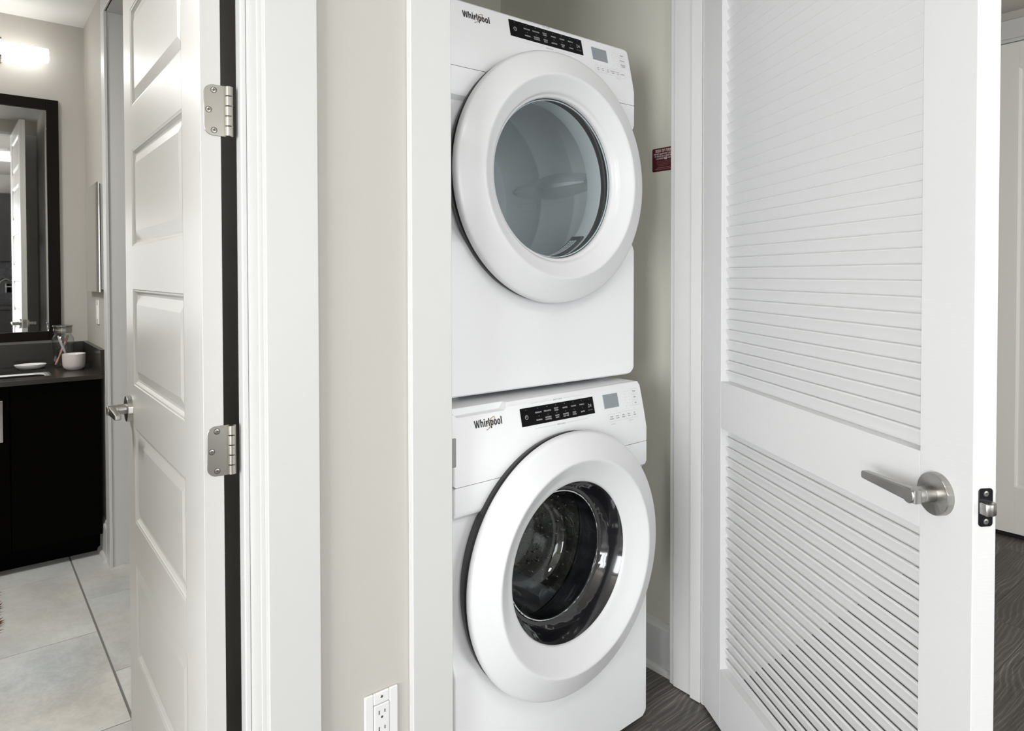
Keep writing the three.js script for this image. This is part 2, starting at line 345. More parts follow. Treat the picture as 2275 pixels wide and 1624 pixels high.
// ------------------------------------------------------------------ door_1: the panelled bathroom door, open into the bathroom
{
  const D = struct('door_1', 'white six-panel bathroom door standing open');
  D.position.copy(V3(.3365, 0, 1.297)); D.rotation.y = Math.PI / 2 - .0192;   // local x: hinge to latch; local -z: the face in view
  const w = .808, T = .035, y0 = .012, y1 = 2.432, s0 = .1423, s1 = .704;
  const fr = (x0, x1, ya, yb) => bz(x0, x1, ya, yb, 0, T, .0012);
  obj('stile', [fr(0, s0, y0, y1)], M.door, D);
  obj('stile', [fr(s1, w, y0, y1)], M.door, D);
  const tops = [0, 1, 2, 3, 4, 5].map(k => .533 + .3605 * k), ph = .250;
  let prev = y0;
  for (const t of tops) {
    obj('rail', [bz(s0, s1, prev, t - ph, 0, T)], M.door, D); prev = t;
    const list = [[0, 0], [.002, -.0015], [.0055, -.002], [.0065, -.004], [.0105, -.0085], [.0155, -.0092], [.0395, -.0022], [.041, -.0022]];
    const a = rings(s1 - s0, ph, list, 1); a.translate(s0, t - ph, T);
    const b = rings(s1 - s0, ph, list, -1); b.translate(s0, t - ph, 0);
    obj('panel', [a, b], M.door, D);
  }
  obj('rail', [bz(s0, s1, prev, y1, 0, T)], M.door, D);
  // hinges: leaf let into the hinge edge (local -x), barrel beside it
  for (const [yc, main] of [[1.5867, 1], [.9705, 1], [.354, 0], [2.203, 0]]) {
    const hg = new THREE.Group(); hg.name = numbered('hinge'); D.add(hg);
    const R = .016, hh = .0453, sh = new THREE.Shape();               // across: 0 at the room corner, grows to the barrel
    sh.moveTo(.043, -hh); sh.lineTo(.006 + R, -hh); sh.absarc(.006 + R, -hh + R, R, -Math.PI / 2, -Math.PI, true); sh.lineTo(.006, hh - R); sh.absarc(.006 + R, hh - R, R, Math.PI, Math.PI / 2, true); sh.lineTo(.043, hh); sh.closePath();
    const leaf = new THREE.ExtrudeGeometry(sh, { depth: .0018, bevelEnabled: true, bevelSize: .0004, bevelThickness: .0004, bevelSegments: 1, curveSegments: 10 });
    leaf.rotateY(-Math.PI / 2);                                       // shape x -> local z, depth -> local -x
    leaf.translate(0, yc, 0);
    obj('leaf', [boxUV(toCreasedNormals(leaf, .5))], M.nickel, hg);
    for (const [sz, sy] of [[.0225, .036], [.0135, 0], [.0225, -.036]]) {
      const sc = merged(screwHead(.0048)); sc.rotateY(-Math.PI / 2); sc.translate(-.0021, yc + sy, sz);
      obj('screw', [sc], M.nickel, hg);
      const rc = merged(screwRecess(.0048)); rc.rotateY(-Math.PI / 2); rc.translate(-.0021, yc + sy, sz);
      obj('screw_recess', [rc], M.slot, hg);
    }
    for (let k = 0; k < 5; k++) {
      const c = lathe([[.0001, -.0086], [.0058, -.0086], [.0066, -.0080], [.0066, .0080], [.0058, .0086], [.0001, .0086]], 24, 'y', .6);
      c.translate(-.0045, yc + (k - 2) * .0181, .0475);
      obj('knuckle', [c], M.nickel, hg);
    }
    const wing = bz(-.0055, -.0035, yc - hh, yc + hh, .050, .0548, .0004);
    obj('jamb_leaf', [wing], M.nickel, hg);
    if (!main) hg.userData.label = 'satin nickel hinge';
  }
  // levers on both faces
  const hA = leverSet(D, .755, .935, 1, M.satin, T, -1); hA.position.set(0, 0, T);
  const hB = leverSet(D, 0, 0, 1, M.satin, T, 1); hB.rotation.y = Math.PI; hB.position.set(.755, .935, 0);
  obj('latch_plate', [bz(w, w + .0015, .905, .965, .006, .029, .0005), at(cyl(.007, .006, .01, 20, 'x'), w + .005, .935, T / 2)], M.satin, D);
}

// ------------------------------------------------------------------ door_2: the louvered closet door
{
  const D = struct('door_2', 'white louvered laundry closet door standing open');
  const a = 59.19 * Math.PI / 180;
  D.position.copy(V3(1.7102, 0, 1.2147)); D.rotation.y = -(Math.PI - a);
  const T = .040, w = .9895, s0 = .1205, s1 = .8775, y0 = .010, y1 = 2.42;
  obj('stile', [bz(0, s0, y0, y1, -T, 0, .0015)], M.louver, D);
  obj('stile', [bz(s1, w, y0, y1, -T, 0, .0015)], M.louver, D);
  obj('rail', [bz(s0, s1, y0, .1787, -T, 0, .001)], M.louver, D);
  obj('rail', [bz(s0, s1, .8600, .9905, -T, 0, .001)], M.louver, D);
  obj('rail', [bz(s0, s1, 2.302, y1, -T, 0, .001)], M.louver, D);
  const sl = (() => {                                                  // slat: rounded strip, near edge high, far edge low
    const g = new RoundedBoxGeometry(s1 - s0 + .01, .0060, .0333, 2, .0022);
    g.rotateX(-69 * Math.PI / 180);                                    // local +z end rises
    return boxUV(g);
  })();
  const pitch = .02855, zc = -.0215;
  const put = (y) => { const m = obj('slat', sl, M.louver, D); m.position.set((s0 + s1) / 2, y, zc); };
  for (let k = 0; k < 24; k++) put(.8600 - .0105 - k * pitch);
  for (let k = 0; k < 46; k++) { const y = .9905 + .0155 + k * pitch; if (y < 2.31) put(y); }
  leverSet(D, .9195, .931, 1, M.satin, T, -1);
  const far = leverSet(D, 0, 0, 1, M.satin, T, 1); far.rotation.y = Math.PI; far.position.set(.9195, .931, -T);
  const lp = new THREE.Shape(), pw = .0115, phh = .029, rr = .005;
  lp.moveTo(-pw + rr, -phh); lp.lineTo(pw - rr, -phh); lp.absarc(pw - rr, -phh + rr, rr, -Math.PI / 2, 0, false); lp.lineTo(pw, phh - rr); lp.absarc(pw - rr, phh - rr, rr, 0, Math.PI / 2, false); lp.lineTo(-pw + rr, phh); lp.absarc(-pw + rr, phh - rr, rr, Math.PI / 2, Math.PI, false); lp.lineTo(-pw, -phh + rr); lp.absarc(-pw + rr, -phh + rr, rr, Math.PI, 1.5 * Math.PI, false);
  const pg = new THREE.ExtrudeGeometry(lp, { depth: .0012, bevelEnabled: true, bevelSize: .0005, bevelThickness: .0004, bevelSegments: 1, curveSegments: 6 });
  pg.rotateY(Math.PI / 2); pg.translate(w, .931, -T / 2 - .001);
  const plate = obj('latch_plate', [boxUV(toCreasedNormals(pg, .5))], M.darkMetal, D); plate.userData.label = 'dark chrome latch plate';
  for (const s of [-1, 1]) { const sc = merged(screwHead(.0042)); sc.rotateY(Math.PI / 2); sc.translate(w + .0016, .931 + s * .0215, -T / 2 - .001); obj('screw', [sc], M.satin, plate); const rc = merged(screwRecess(.0042)); rc.rotateY(Math.PI / 2); rc.translate(w + .0016, .931 + s * .0215, -T / 2 - .001); obj('screw_recess', [rc], M.slot, plate); }
  const bolt = new THREE.Shape(); bolt.moveTo(-.0095, 0); bolt.lineTo(.0105, 0); bolt.quadraticCurveTo(.0105, .0135, -.0045, .0135); bolt.quadraticCurveTo(-.0095, .0135, -.0095, .010); bolt.closePath();
  const bg = new THREE.ExtrudeGeometry(bolt, { depth: .015, bevelEnabled: true, bevelSize: .0018, bevelThickness: .0018, bevelSegments: 3 });
  bg.rotateZ(-Math.PI / 2); bg.rotateX(Math.PI / 2); bg.translate(w + .0012, .931 + .0075, -T / 2 - .001);
  obj('latch_bolt', [boxUV(toCreasedNormals(bg, .5))], M.satin, plate);
}

// ------------------------------------------------------------------ door_3: the shaker door at the end of the hall
{
  const D = struct('door_3', 'closed white shaker door at the end of the hall');
  D.position.copy(V3(HX, 0, 1.150));  D.rotation.y = -Math.PI / 2;     // local x runs toward the eye (-P), +z into the hall
  const w = .914, y0 = .022, y1 = 2.410, s = .115;
  obj('stile', [bz(0, s, y0, y1, -.04, 0, .001)], M.hallDoor, D);
  obj('stile', [bz(w - s, w, y0, y1, -.04, 0, .001)], M.hallDoor, D);
  obj('rail', [bz(s, w - s, y0, .25, -.04, 0, .001)], M.hallDoor, D);
  obj('rail', [bz(s, w - s, 2.285, y1, -.04, 0, .001)], M.hallDoor, D);
  const g = rings(w - 2 * s, 2.035, [[0, 0], [.006, -.004], [.010, -.010], [.012, -.0105]]); g.translate(s, .25, 0);
  obj('panel', [g], M.hallDoor, D);
  obj('sweep', [bz(0, w, .001, .0215, -.035, -.004)], M.black, D);
}

// ------------------------------------------------------------------ laundry machines
const font = await new FontLoader().loadAsync('fonts/droid/droid_sans_bold.typeface.json');
const csg = new Evaluator(); csg.attributes = ['position', 'normal', 'uv']; csg.useGroups = false;
const br = (g) => { const b = new Brush(g); b.updateMatrixWorld(true); return b; };
const MW = .686;
function roundRect(x0, x1, y0, y1, rb, rt) {
  const s = new THREE.Shape();
  s.moveTo(x0 + rb, y0); s.lineTo(x1 - rb, y0); s.absarc(x1 - rb, y0 + rb, rb, -Math.PI / 2, 0, false); s.lineTo(x1, y1 - rt); s.absarc(x1 - rt, y1 - rt, rt, 0, Math.PI / 2, false);
  s.lineTo(x0 + rt, y1); s.absarc(x0 + rt, y1 - rt, rt, Math.PI / 2, Math.PI, false); s.lineTo(x0, y0 + rb); s.absarc(x0 + rb, y0 + rb, rb, Math.PI, 1.5 * Math.PI, false);
  return s;
}
function frontPiece(profile, yTop, opts = {}) {                      // side profile [z, y] swept across, trimmed to a round-cornered front
  const sh = new THREE.Shape(profile.map(([z, y]) => new THREE.Vector2(z, y)));
  const b = .007;
  let g = new THREE.ExtrudeGeometry(sh, { depth: MW - 2 * b, bevelEnabled: true, bevelSize: b, bevelOffset: -b, bevelThickness: b, bevelSegments: 4 });
  g.rotateY(-Math.PI / 2); g.translate(MW / 2 - b, 0, 0);            // profile z -> local z ... and depth -> -x
  g = boxUV(g);
  const trim = new THREE.ExtrudeGeometry(roundRect(-MW / 2 - .0001, MW / 2 + .0001, opts.y0 ?? 0, yTop, .038, .026), { depth: .5, bevelEnabled: false, curveSegments: 16 });
  trim.translate(0, 0, -.3);
  let r = csg.evaluate(br(g), br(boxUV(trim)), INTERSECTION);
  for (const c of opts.cut ?? []) r = csg.evaluate(r, br(c), SUBTRACTION);
  return boxUV(toCreasedNormals(r.geometry, .45));
}
const CY = .551;                                                      // height of the door centre
function machine(name, label, category, pos, turn, o) {
  const t = thing(name, label, category, pos, turn);
  const HT = o.top, k = .19;
  const zc = (y) => y < .84 ? 0 : -k * (y - .84) - .25 * (y - .84) ** 2;   // the console leans back a little
  const hole = boxUV(lathe([[.0001, -.2], [.262, -.2], [.262, .2], [.0001, .2]], 96, 'z')); hole.translate(0, CY, 0);
  const low = frontPiece([[-.05, .0], [-.05, .7992], [0, .7992], [0, .742], [-.004, .732], [-.016, .722], [-.020, .712], [-.020, .415], [-.016, .403], [-.004, .380], [0, .368], [0, .004], [-.004, 0]], 1.2, { cut: [hole] });
  obj('front_panel', [low], M.enamel, t);
  const cut = [hole];
  if (o.washer) {                                                    // hand grip of the detergent drawer
    const n = new THREE.ExtrudeGeometry(new THREE.Shape([[-.335, HT + .012], [-.158, HT + .012], [-.176, HT - .0105], [-.318, HT - .0105]].map(q => new THREE.Vector2(...q))), { depth: .03, bevelEnabled: false });
    n.translate(0, 0, -.0485); cut.push(boxUV(n));
  }
  const ys = [.8005, .84, .88, .92, .945, HT - .004], prof = [[-.05, .8005], ...ys.map(y => [zc(y), y]), [zc(HT) - .003, HT], ...(o.washer ? [[-.034, HT + .006], [-.050, HT + .006]] : [[-.05, HT]])];
  obj('console', [frontPiece(prof.reverse(), HT + (o.washer ? .02 : .0005), { cut, y0: -.1 })], M.enamel, t);
  if (o.washer) obj('drawer_grip', [bz(-.325, -.170, HT - .040, HT - .0103, -.0498, -.0262, .0005)], M.enamel, t);
  // cabinet behind the front
  const D = .62;
  obj('cabinet', [bz(-MW / 2 + .004, -MW / 2 + .012, .0015, HT - .006, -D, -.045, .002), bz(MW / 2 - .012, MW / 2 - .004, .0015, HT - .006, -D, -.045, .002), bz(-MW / 2 + .012, MW / 2 - .012, .0015, HT - .006, -D, -D + .008), bz(-MW / 2 + .012, MW / 2 - .012, .0015, .012, -D + .008, -.040)], M.enamel, t);
  obj('top_panel', [bz(-MW / 2 + .004, MW / 2 - .004, HT - .006, HT + (o.washer ? .006 : 0), -D, -.049, .003, 2)], M.enamel, t);
  for (const [x, z] of [[-.27, -.08], [.27, -.08], [-.27, -.54], [.27, -.54]])
    obj('foot', [at(lathe([[.0001, -o.foot], [.022, -o.foot], [.024, -o.foot + .003], [.024, -.004], [.012, -.003], [.012, .02], [.0001, .02]], 32), x, 0, z)], M.plate, t);
  // door: dark backing, white ring, window
  obj('door_gasket', [at(lathe([[.24, -.022], [.312, -.022], [.3265, .004], [.3285, .016], [.326, .022], [.24, .022]], 128, 'z', .5), 0, CY, 0)], M.gasket, t);
  const dr = obj('door_ring', [at(latheSmooth([[.300, .020], [.3225, .0205], [.3285, .024], [.3305, .030], [.3300, .036], [.3278, .0415], [.3240, .0448], [.318, .0477], [.306, .0527], [.290, .0594], [.276, .0652], [.2685, .0683], [.2650, .0693], [.2615, .0688], [.257, .0664], [.248, .0604], [.236, .0527], [.224, .0455], [o.glassR + .008, .0378], [o.glassR + .003, .0345], [o.glassR + .0010, .0315], [o.glassR, .028], [o.glassR + .0005, .022], [o.glassR + .004, .014], [.25, .010]], 160), 0, CY, 0)], M.ringPlastic, t);
  dr.userData.label = 'thick white door ring';
  // control strip, display, print, badge
  const tilt = (y) => Math.atan(k + .5 * (y - .84));
  const onC = (m, x, y, dz) => { m.position.set(x, y, zc(y) + dz); m.rotation.x = -tilt(y); return m; };
  const strip = boxUV(new RoundedBoxGeometry(.262, o.stripH, .002, 2, .0009));
  { const uv = strip.attributes.uv, p = strip.attributes.position; for (let i = 0; i < uv.count; i++) uv.setXY(i, p.getX(i) / .262 + .5, p.getY(i) / o.stripH + .5); }
  const st = onC(obj('control_strip', [strip], PH({ map: o.stripTex, roughness: .3, specularIntensity: .25 }), t), o.stripX, o.stripY, .0006); st.userData.label = 'glossy black strip of cycle buttons';
  onC(obj('display', [bz(-.030, .030, -.019, .019, -.0008, .0012, .0006)], M.lcd, t), o.dispX, o.dispY, .0004).userData.label = 'small grey display';
  const pr = new THREE.PlaneGeometry(.176, .100);
  const ink = S({ color: lin(.10, .10, .11), roughness: .5, alphaMap: o.printTex, transparent: true });
  onC(obj('printed_legend', [boxPlane(pr)], ink, t), .250, o.dispY - .023, .0016);
  const pr2 = new THREE.PlaneGeometry(.262, .0735);
  onC(obj('printed_legend', [boxPlane(pr2)], S({ color: lin(.25, .25, .26), roughness: .5, alphaMap: o.headTex, transparent: true }), t), o.stripX, o.stripY, .0004);
  const tx = new TextGeometry('Whirlpool', { font, size: .0172, depth: .0006, curveSegments: 6, bevelEnabled: false });
  tx.computeBoundingBox(); const bw = tx.boundingBox.max.x; tx.scale(.083 / bw, 1, 1); tx.translate(-.0415, -.0062, 0);
  onC(obj('badge', [boxUV(tx)], M.ink, t), o.badgeX, o.badgeY, .0004);
  const sw = []; for (let i = 0; i <= 40; i++) { const a = -2.75 + i / 40 * 5.05; const ex = .0205 * Math.cos(a), ey = .0058 * Math.sin(a); const c = Math.cos(.72), s = Math.sin(.72); sw.push(new THREE.Vector3(ex * c - ey * s + .0045, ex * s + ey * c - .0005, .0012)); }
  onC(obj('badge_swirl', [boxUV(new THREE.TubeGeometry(new THREE.CatmullRomCurve3(sw), 60, .0006, 6))], M.gold, t), o.badgeX, o.badgeY, .0004);
  return t;
}
function boxPlane(g) { return g.toNonIndexed(); }
const stripTex = (row2, play) => canvasTex(2048, 344, (c, w, h) => {
  c.fillStyle = '#08080a'; c.fillRect(0, 0, w, h);
  c.fillStyle = '#c9c9cc'; c.strokeStyle = '#c9c9cc'; c.textAlign = 'center'; c.textBaseline = 'middle';
  const row1 = ['REGULAR', 'DELICATES', 'BULKY\nITEMS', 'WHITES', 'COLORS', 'TOWELS'];
  const put = (s, x, y) => { const L = s.split('\n'); c.font = '600 38px sans-serif'; L.forEach((q, i) => c.fillText(q, x, y + (i - (L.length - 1) / 2) * 40)); };
  row1.forEach((s, i) => { const x = 460 + i * 246; put(s, x, 118); c.beginPath(); c.arc(x, 40, 6, 0, 7); c.fill(); });
  row2.forEach((s, i) => { const x = 460 + i * 246; put(s, x, 262); c.beginPath(); c.arc(x, 188, 6, 0, 7); c.fill(); });
  c.lineWidth = 9; c.beginPath(); c.arc(140, 178, 36, 0, 7); c.stroke(); c.lineWidth = 8; c.beginPath(); c.moveTo(140, 182); c.lineTo(140, 156); c.stroke();
  c.lineWidth = 7; c.beginPath(); c.moveTo(1880, 132); c.lineTo(1880, 208); c.lineTo(1936, 170); c.closePath(); c.stroke(); c.beginPath(); c.moveTo(1944, 140); c.lineTo(1944, 200); c.moveTo(1962, 140); c.lineTo(1962, 200); c.stroke();
  c.font = '500 20px sans-serif'; c.fillText('HOLD TO START', 1920, 258);
  c.beginPath(); c.arc(140, 40, 5, 0, 7); c.arc(1925, 40, 5, 0, 7); c.fill();
});
const printTex = (side, bottom, foot) => canvasTex(1056, 600, (c, w, h) => {       // white where there is ink
  const sx = w / .176, X = (m) => (m + .088) * sx, Y = (m) => (.05 - m) * sx;
  c.fillStyle = '#000'; c.fillRect(0, 0, w, h);
  c.strokeStyle = '#3a3a3a'; c.fillStyle = '#ddd'; c.textAlign = 'center'; c.textBaseline = 'middle'; c.lineWidth = 4;
  side.forEach((s, i) => {
    const y = .040 - i * .0165, L = s.split('\n');
    c.strokeRect(X(.042), Y(y + .0065), .028 * sx, .013 * sx);
    c.fillStyle = '#d0d0d0'; c.font = '600 30px sans-serif'; L.forEach((q, j) => c.fillText(q, X(.056), Y(y - (j - (L.length - 1) / 2) * .0052)));
    c.fillStyle = '#777'; for (let d = 0; d < 4 - (i > 1 ? 1 : 0); d++) { c.beginPath(); c.arc(X(.034 - d * .0068), Y(y + .003), 4.5, 0, 7); c.fill(); }
    c.font = '20px sans-serif'; c.fillStyle = '#888'; c.fillText('lo', X(.0145), Y(y - .005)); c.fillText('hi', X(.033), Y(y - .005));
  });
  const n = bottom.length, wd = .122 / n;
  bottom.forEach((s, i) => {
    const x = -.066 + i * wd, L = s.split('\n');
    c.strokeStyle = '#3a3a3a'; c.strokeRect(X(x), Y(-.0115), wd * sx, .021 * sx);
    c.fillStyle = '#d0d0d0'; c.font = '600 ' + (n > 5 ? 22 : 26) + 'px sans-serif'; L.forEach((q, j) => c.fillText(q, X(x + wd / 2), Y(-.022 - (j - (L.length - 1) / 2) * .0058)));
    c.fillStyle = '#777'; c.beginPath(); c.arc(X(x + wd / 2), Y(-.006), 4.5, 0, 7); c.fill();
  });
  c.fillStyle = '#777'; c.font = '24px sans-serif'; c.fillText(foot[0], X(-.052), Y(-.039)); c.fillText(foot[1], X(.025), Y(-.038));
}, false);
const headTex = (verb) => canvasTex(1024, 288, (c, w, h) => {
  c.fillStyle = '#000'; c.fillRect(0, 0, w, h); c.fillStyle = '#bbb'; c.strokeStyle = '#666'; c.textAlign = 'center'; c.textBaseline = 'middle'; c.font = '18px sans-serif'; c.lineWidth = 2;
  for (const [y, s] of [[22, 'WHAT TO ' + verb], [268, 'HOW TO ' + verb]]) { c.fillText(s, 520, y); c.beginPath(); c.moveTo(160, y); c.lineTo(440, y); c.moveTo(600, y); c.lineTo(900, y); c.stroke(); }
}, false);

const washer = machine('washing_machine', 'white front-loading washing machine below the dryer, clear glass porthole', 'washing machine', V3(1.194, .012, 1.269), .0314, {
  washer: true, top: .9615, foot: .0115, glassR: .2005, stripX: .0025, stripY: .926, stripH: .0445, dispX: .204, dispY: .928, badgeX: -.2305, badgeY: .928,
  stripTex: stripTex(['NORMAL', 'WRINKLE\nCONTROL', 'HEAVY\nDUTY', 'SANITIZE\nwith OXI', 'COLD\nWASH', 'QUICK']),
  printTex: printTex(['Temp', 'Spin', 'Soil'], ['Clean\nWasher', 'Drain\n& Spin', 'Cycle\nSignal', 'Extra\nRinse', 'Pre\nSoak'], ['Load & Go', 'Hold 3 sec']), headTex: headTex('WASH'),
});
const dryer = machine('clothes_dryer', 'white clothes dryer stacked above the washer, smoky grey glass porthole', 'dryer', V3(1.233, .9925, 1.364), -.005, {
  top: .9735, foot: .0125, glassR: .2105, stripX: .0115, stripY: .9375, stripH: .0465, dispX: .211, dispY: .931, badgeX: -.2255, badgeY: .936,
  stripTex: stripTex(['NORMAL', 'WRINKLE\nCONTROL', 'HEAVY\nDUTY', 'SANITIZE', 'TIMED\nDRY', 'QUICK']),
  printTex: printTex(['Temp', 'Dryness', 'Wrinkle\nShield'], ['Less\nTime', 'More\nTime', 'Cycle\nSignal', 'Damp Dry\nSignal', 'Control\nLock', 'EcoBoost'], ['', 'Hold 3 sec']), headTex: headTex('DRY'),
});
// dryer interior: flat smoked window, pale drum with fins, lint grille
{
  const t = dryer;
  obj('door_glass', [at(lathe([[.0001, .021], [.2105, .021]], 96, 'z'), 0, CY, 0)], M.smoke, t);
  obj('glass_seal', [at(lathe([[.2088, .0195], [.2130, .0195], [.2130, .0165], [.2088, .0165], [.2088, .0195]], 96, 'z', .5), 0, CY, 0)], M.black, t);
  obj('glass_edge', [at(lathe([[.2060, .0192], [.2086, .0196], [.2086, .0170], [.2060, .0170], [.2060, .0192]], 96, 'z', .5), 0, CY, 0)], M.baffleGrey, t);
  obj('bulkhead', [at(lathe([[.213, -.015], [.2125, -.05], [.218, -.075], [.235, -.085], [.300, -.088]], 96, 'z', .6), 0, CY, 0)], M.drumGrey, t);
  obj('drum', [at(lathe([[.296, -.088], [.296, -.20], [.2945, -.203], [.2945, -.215], [.296, -.218], [.296, -.36], [.2945, -.363], [.2945, -.375], [.296, -.378], [.296, -.53], [.285, -.552], [.20, -.556], [.196, -.551], [.0001, -.551]], 128, 'z', .5), 0, CY, 0)], M.drumGrey, t);
  for (const ang of [.12, 2.22, 4.31]) {
    const n = 14, prof = [];
    for (let i = 0; i <= n; i++) { const s = i / n; prof.push([-.13 - s * .36, .020 + .046 * Math.sin(Math.PI * Math.min(1, s * 1.35 + .12)) * (1 - .35 * s), .026 * Math.sin(Math.PI * (.08 + .88 * s)) + .006]); }
    const pos = []; const q = (A, B, C, E) => { for (const p of [A, B, C, A, C, E]) pos.push(...p); };
    const sec = ([z, hgt, wd]) => [[.297, wd + .012, z], [.297 - hgt * .55, wd * .75, z], [.297 - hgt, wd * .22, z], [.297 - hgt, -wd * .22, z], [.297 - hgt * .55, -wd * .75, z], [.297, -wd - .012, z]];
    for (let i = 0; i < n; i++) { const A = sec(prof[i]), B = sec(prof[i + 1]); for (let j = 0; j < 5; j++) q(A[j], B[j], B[j + 1], A[j + 1]); }
    const A = sec(prof[0]), B = sec(prof[n]); for (let j = 1; j < 5; j++) { q(A[0], A[j], A[j + 1], A[j + 1]); q(B[0], B[j + 1], B[j], B[j]); }
    let g = new THREE.BufferGeometry(); g.setAttribute('position', new THREE.Float32BufferAttribute(pos, 3)); g.computeVertexNormals(); g = toCreasedNormals(g, 1.0);
    g.rotateZ(ang); g.translate(0, CY, 0);
    obj('drum_fin', [boxUV(g)], M.baffleGrey, t);
  }
  // lint grille: curved strip at the foot of the opening with rows of slots
  const strip = [], holes = [];
  for (let i = 0; i < 24; i++) { const a = -1.80 + i * .0435; const g = bz(-.0046, .0046, -.002, .002, -.066, -.020, .0006); g.translate(0, -.2075, 0); g.rotateZ(a + Math.PI / 2); strip.push(g); if (i > 1 && i < 22) for (const z of [-.056, -.046, -.036]) { const h = bz(-.003, .003, -.0004, .0006, z - .003, z + .003); h.translate(0, -.2052, 0); h.rotateZ(a + Math.PI / 2); holes.push(h); } }
  const lf = obj('lint_filter', strip.map(g => at(g, 0, CY, 0)), M.lint, t);
  lf.userData.label = 'dark slotted lint filter grille';
  obj('grille_holes', holes.map(g => at(g, 0, CY, 0)), M.baffleGrey, lf).userData.kind = 'stuff';
}
// washer interior: black collar, chrome line, glass bowl, dimpled steel drum
{
  const t = washer;
  obj('door_collar', [at(lathe([[.2005, .029], [.196, .020], [.188, -.004], [.181, -.022], [.176, -.028], [.168, -.030], [.164, -.034]], 128, 'z', .5), 0, CY, 0)], M.glossBlack, t);
  obj('chrome_line', [at(lathe([[.1655, -.0295], [.1640, -.0285], [.1625, -.0295], [.1640, -.0305], [.1655, -.0295]], 128, 'z', 1.5), 0, CY, 0)], M.chrome, t);
  obj('glass_bowl', [at(lathe([[.163, -.031], [.158, -.060], [.152, -.095], [.143, -.125], [.128, -.145], [.108, -.156], [.09, -.150], [.06, -.142], [.0001, -.139]], 128, 'z', 1.2), 0, CY, 0), at(lathe([[.158, -.031], [.153, -.058], [.147, -.092], [.138, -.121], [.124, -.140], [.108, -.1505], [.09, -.145], [.06, -.137], [.0001, -.134]], 128, 'z', 1.2), 0, CY, 0)], M.bowl, t);
  obj('rubber_boot', [at(lathe([[.262, -.020], [.235, -.035], [.225, -.060], [.232, -.085], [.215, -.100], [.195, -.105], [.192, -.118], [.20, -.130], [.262, -.134]], 96, 'z', .8), 0, CY, 0)], M.gasket, t);
  obj('drum', [at(lathe([[.20, -.135], [.215, -.138], [.248, -.150], [.254, -.158], [.254, -.47], [.245, -.488], [.150, -.492], [.13, -.482], [.05, -.480], [.0001, -.478]], 128, 'z', .6), 0, CY, 0)], M.steel, t);
  const tear = [], hole = [];
  for (let a = 0; a < 42; a++) for (let r = 0; r < 9; r++) {
    const ang = (a + (r % 2) * .5) / 42 * Math.PI * 2, z = -.185 - r * .032;
    const s = new THREE.SphereGeometry(1, 8, 6); s.scale(.0055, .0065, .0115); s.rotateY(.0); s.translate(0, -.2535, 0);
    s.rotateZ(ang); s.translate(0, CY, z); tear.push(boxUV(s));
    const c = new THREE.CylinderGeometry(.0022, .0022, .001, 8); c.translate(.010, -.2528, 0); c.rotateZ(ang); c.translate(0, CY, z + .014); hole.push(boxUV(c));
  }
  for (const [rr, n] of [[.065, 10], [.098, 16], [.131, 21], [.164, 27], [.197, 33], [.228, 38]]) for (let i = 0; i < n; i++) {   // rear wall of the drum
    const a = (i + (n % 2) * .5) / n * Math.PI * 2, z = rr > .14 ? -.491 : -.4805, s = new THREE.SphereGeometry(1, 8, 6); s.scale(.0105, .0052, .0065); s.rotateZ(.5); s.translate(rr, 0, z); s.rotateZ(a); s.translate(0, CY, 0); tear.push(boxUV(s));
    const c = new THREE.CylinderGeometry(.0022, .0022, .001, 8); c.rotateX(Math.PI / 2); c.translate(rr + .006, .015, z + .0007); c.rotateZ(a); c.translate(0, CY, 0); hole.push(boxUV(c));
  }
  obj('drum_dimples', tear, M.steel, t).userData.kind = 'stuff';
  obj('drum_holes', hole, M.black, t).userData.kind = 'stuff';
  for (const ang of [.5, 2.6, 4.7]) {
    const s = new THREE.Shape(); s.moveTo(-.045, 0); s.quadraticCurveTo(-.02, .006, -.014, .045); s.quadraticCurveTo(0, .058, .014, .045); s.quadraticCurveTo(.02, .006, .045, 0);
    const g = new THREE.ExtrudeGeometry(s, { depth: .27, bevelEnabled: true, bevelSize: .004, bevelThickness: .008, bevelSegments: 2 });
    g.translate(0, -.255, -.46); g.rotateZ(ang); g.translate(0, CY, 0);
    obj('drum_fin', [boxUV(toCreasedNormals(g, .5))], M.enamelDark, t);
  }
}

// ------------------------------------------------------------------ outlet and fire label
{
  const t = thing('wall_outlet', 'white wall outlet on the greige wall between the two doorways', 'outlet', V3(.646, .398, FP));
  const w = .0372, h = .0585;
  obj('cover_plate', [bz(-w, -.0175, -h, h, 0, .006, .0028, 3), bz(.0175, w, -h, h, 0, .006, .0028, 3), bz(-.0178, .0178, .0345, h, 0, .006, .0028, 3), bz(-.0178, .0178, -h, -.0345, 0, .006, .0028, 3)], M.plate, t);
  obj('receptacle', [bz(-.0168, .0168, -.0338, .0338, 0, .0072, .0018, 2)], M.plate, t);
  for (const s of [.0165, -.0165]) {
    for (const [x, l] of [[-.0064, .0042], [.0064, .0034]]) obj('slot', [bz(x - .0011, x + .0011, s + .002 - l, s + .002 + l, .0066, .00735)], M.slot, t);
    obj('slot', [at(cyl(.0024, .0024, .0016, 20, 'z'), 0, s - .0085, .0066)], M.slot, t);
  }
  for (const s of [-1, 1]) obj('screw', [at(lathe([[.0001, .0012], [.0024, .001], [.003, 0]], 16, 'z'), 0, s * .0485, .0058)], M.nickel, t);
}
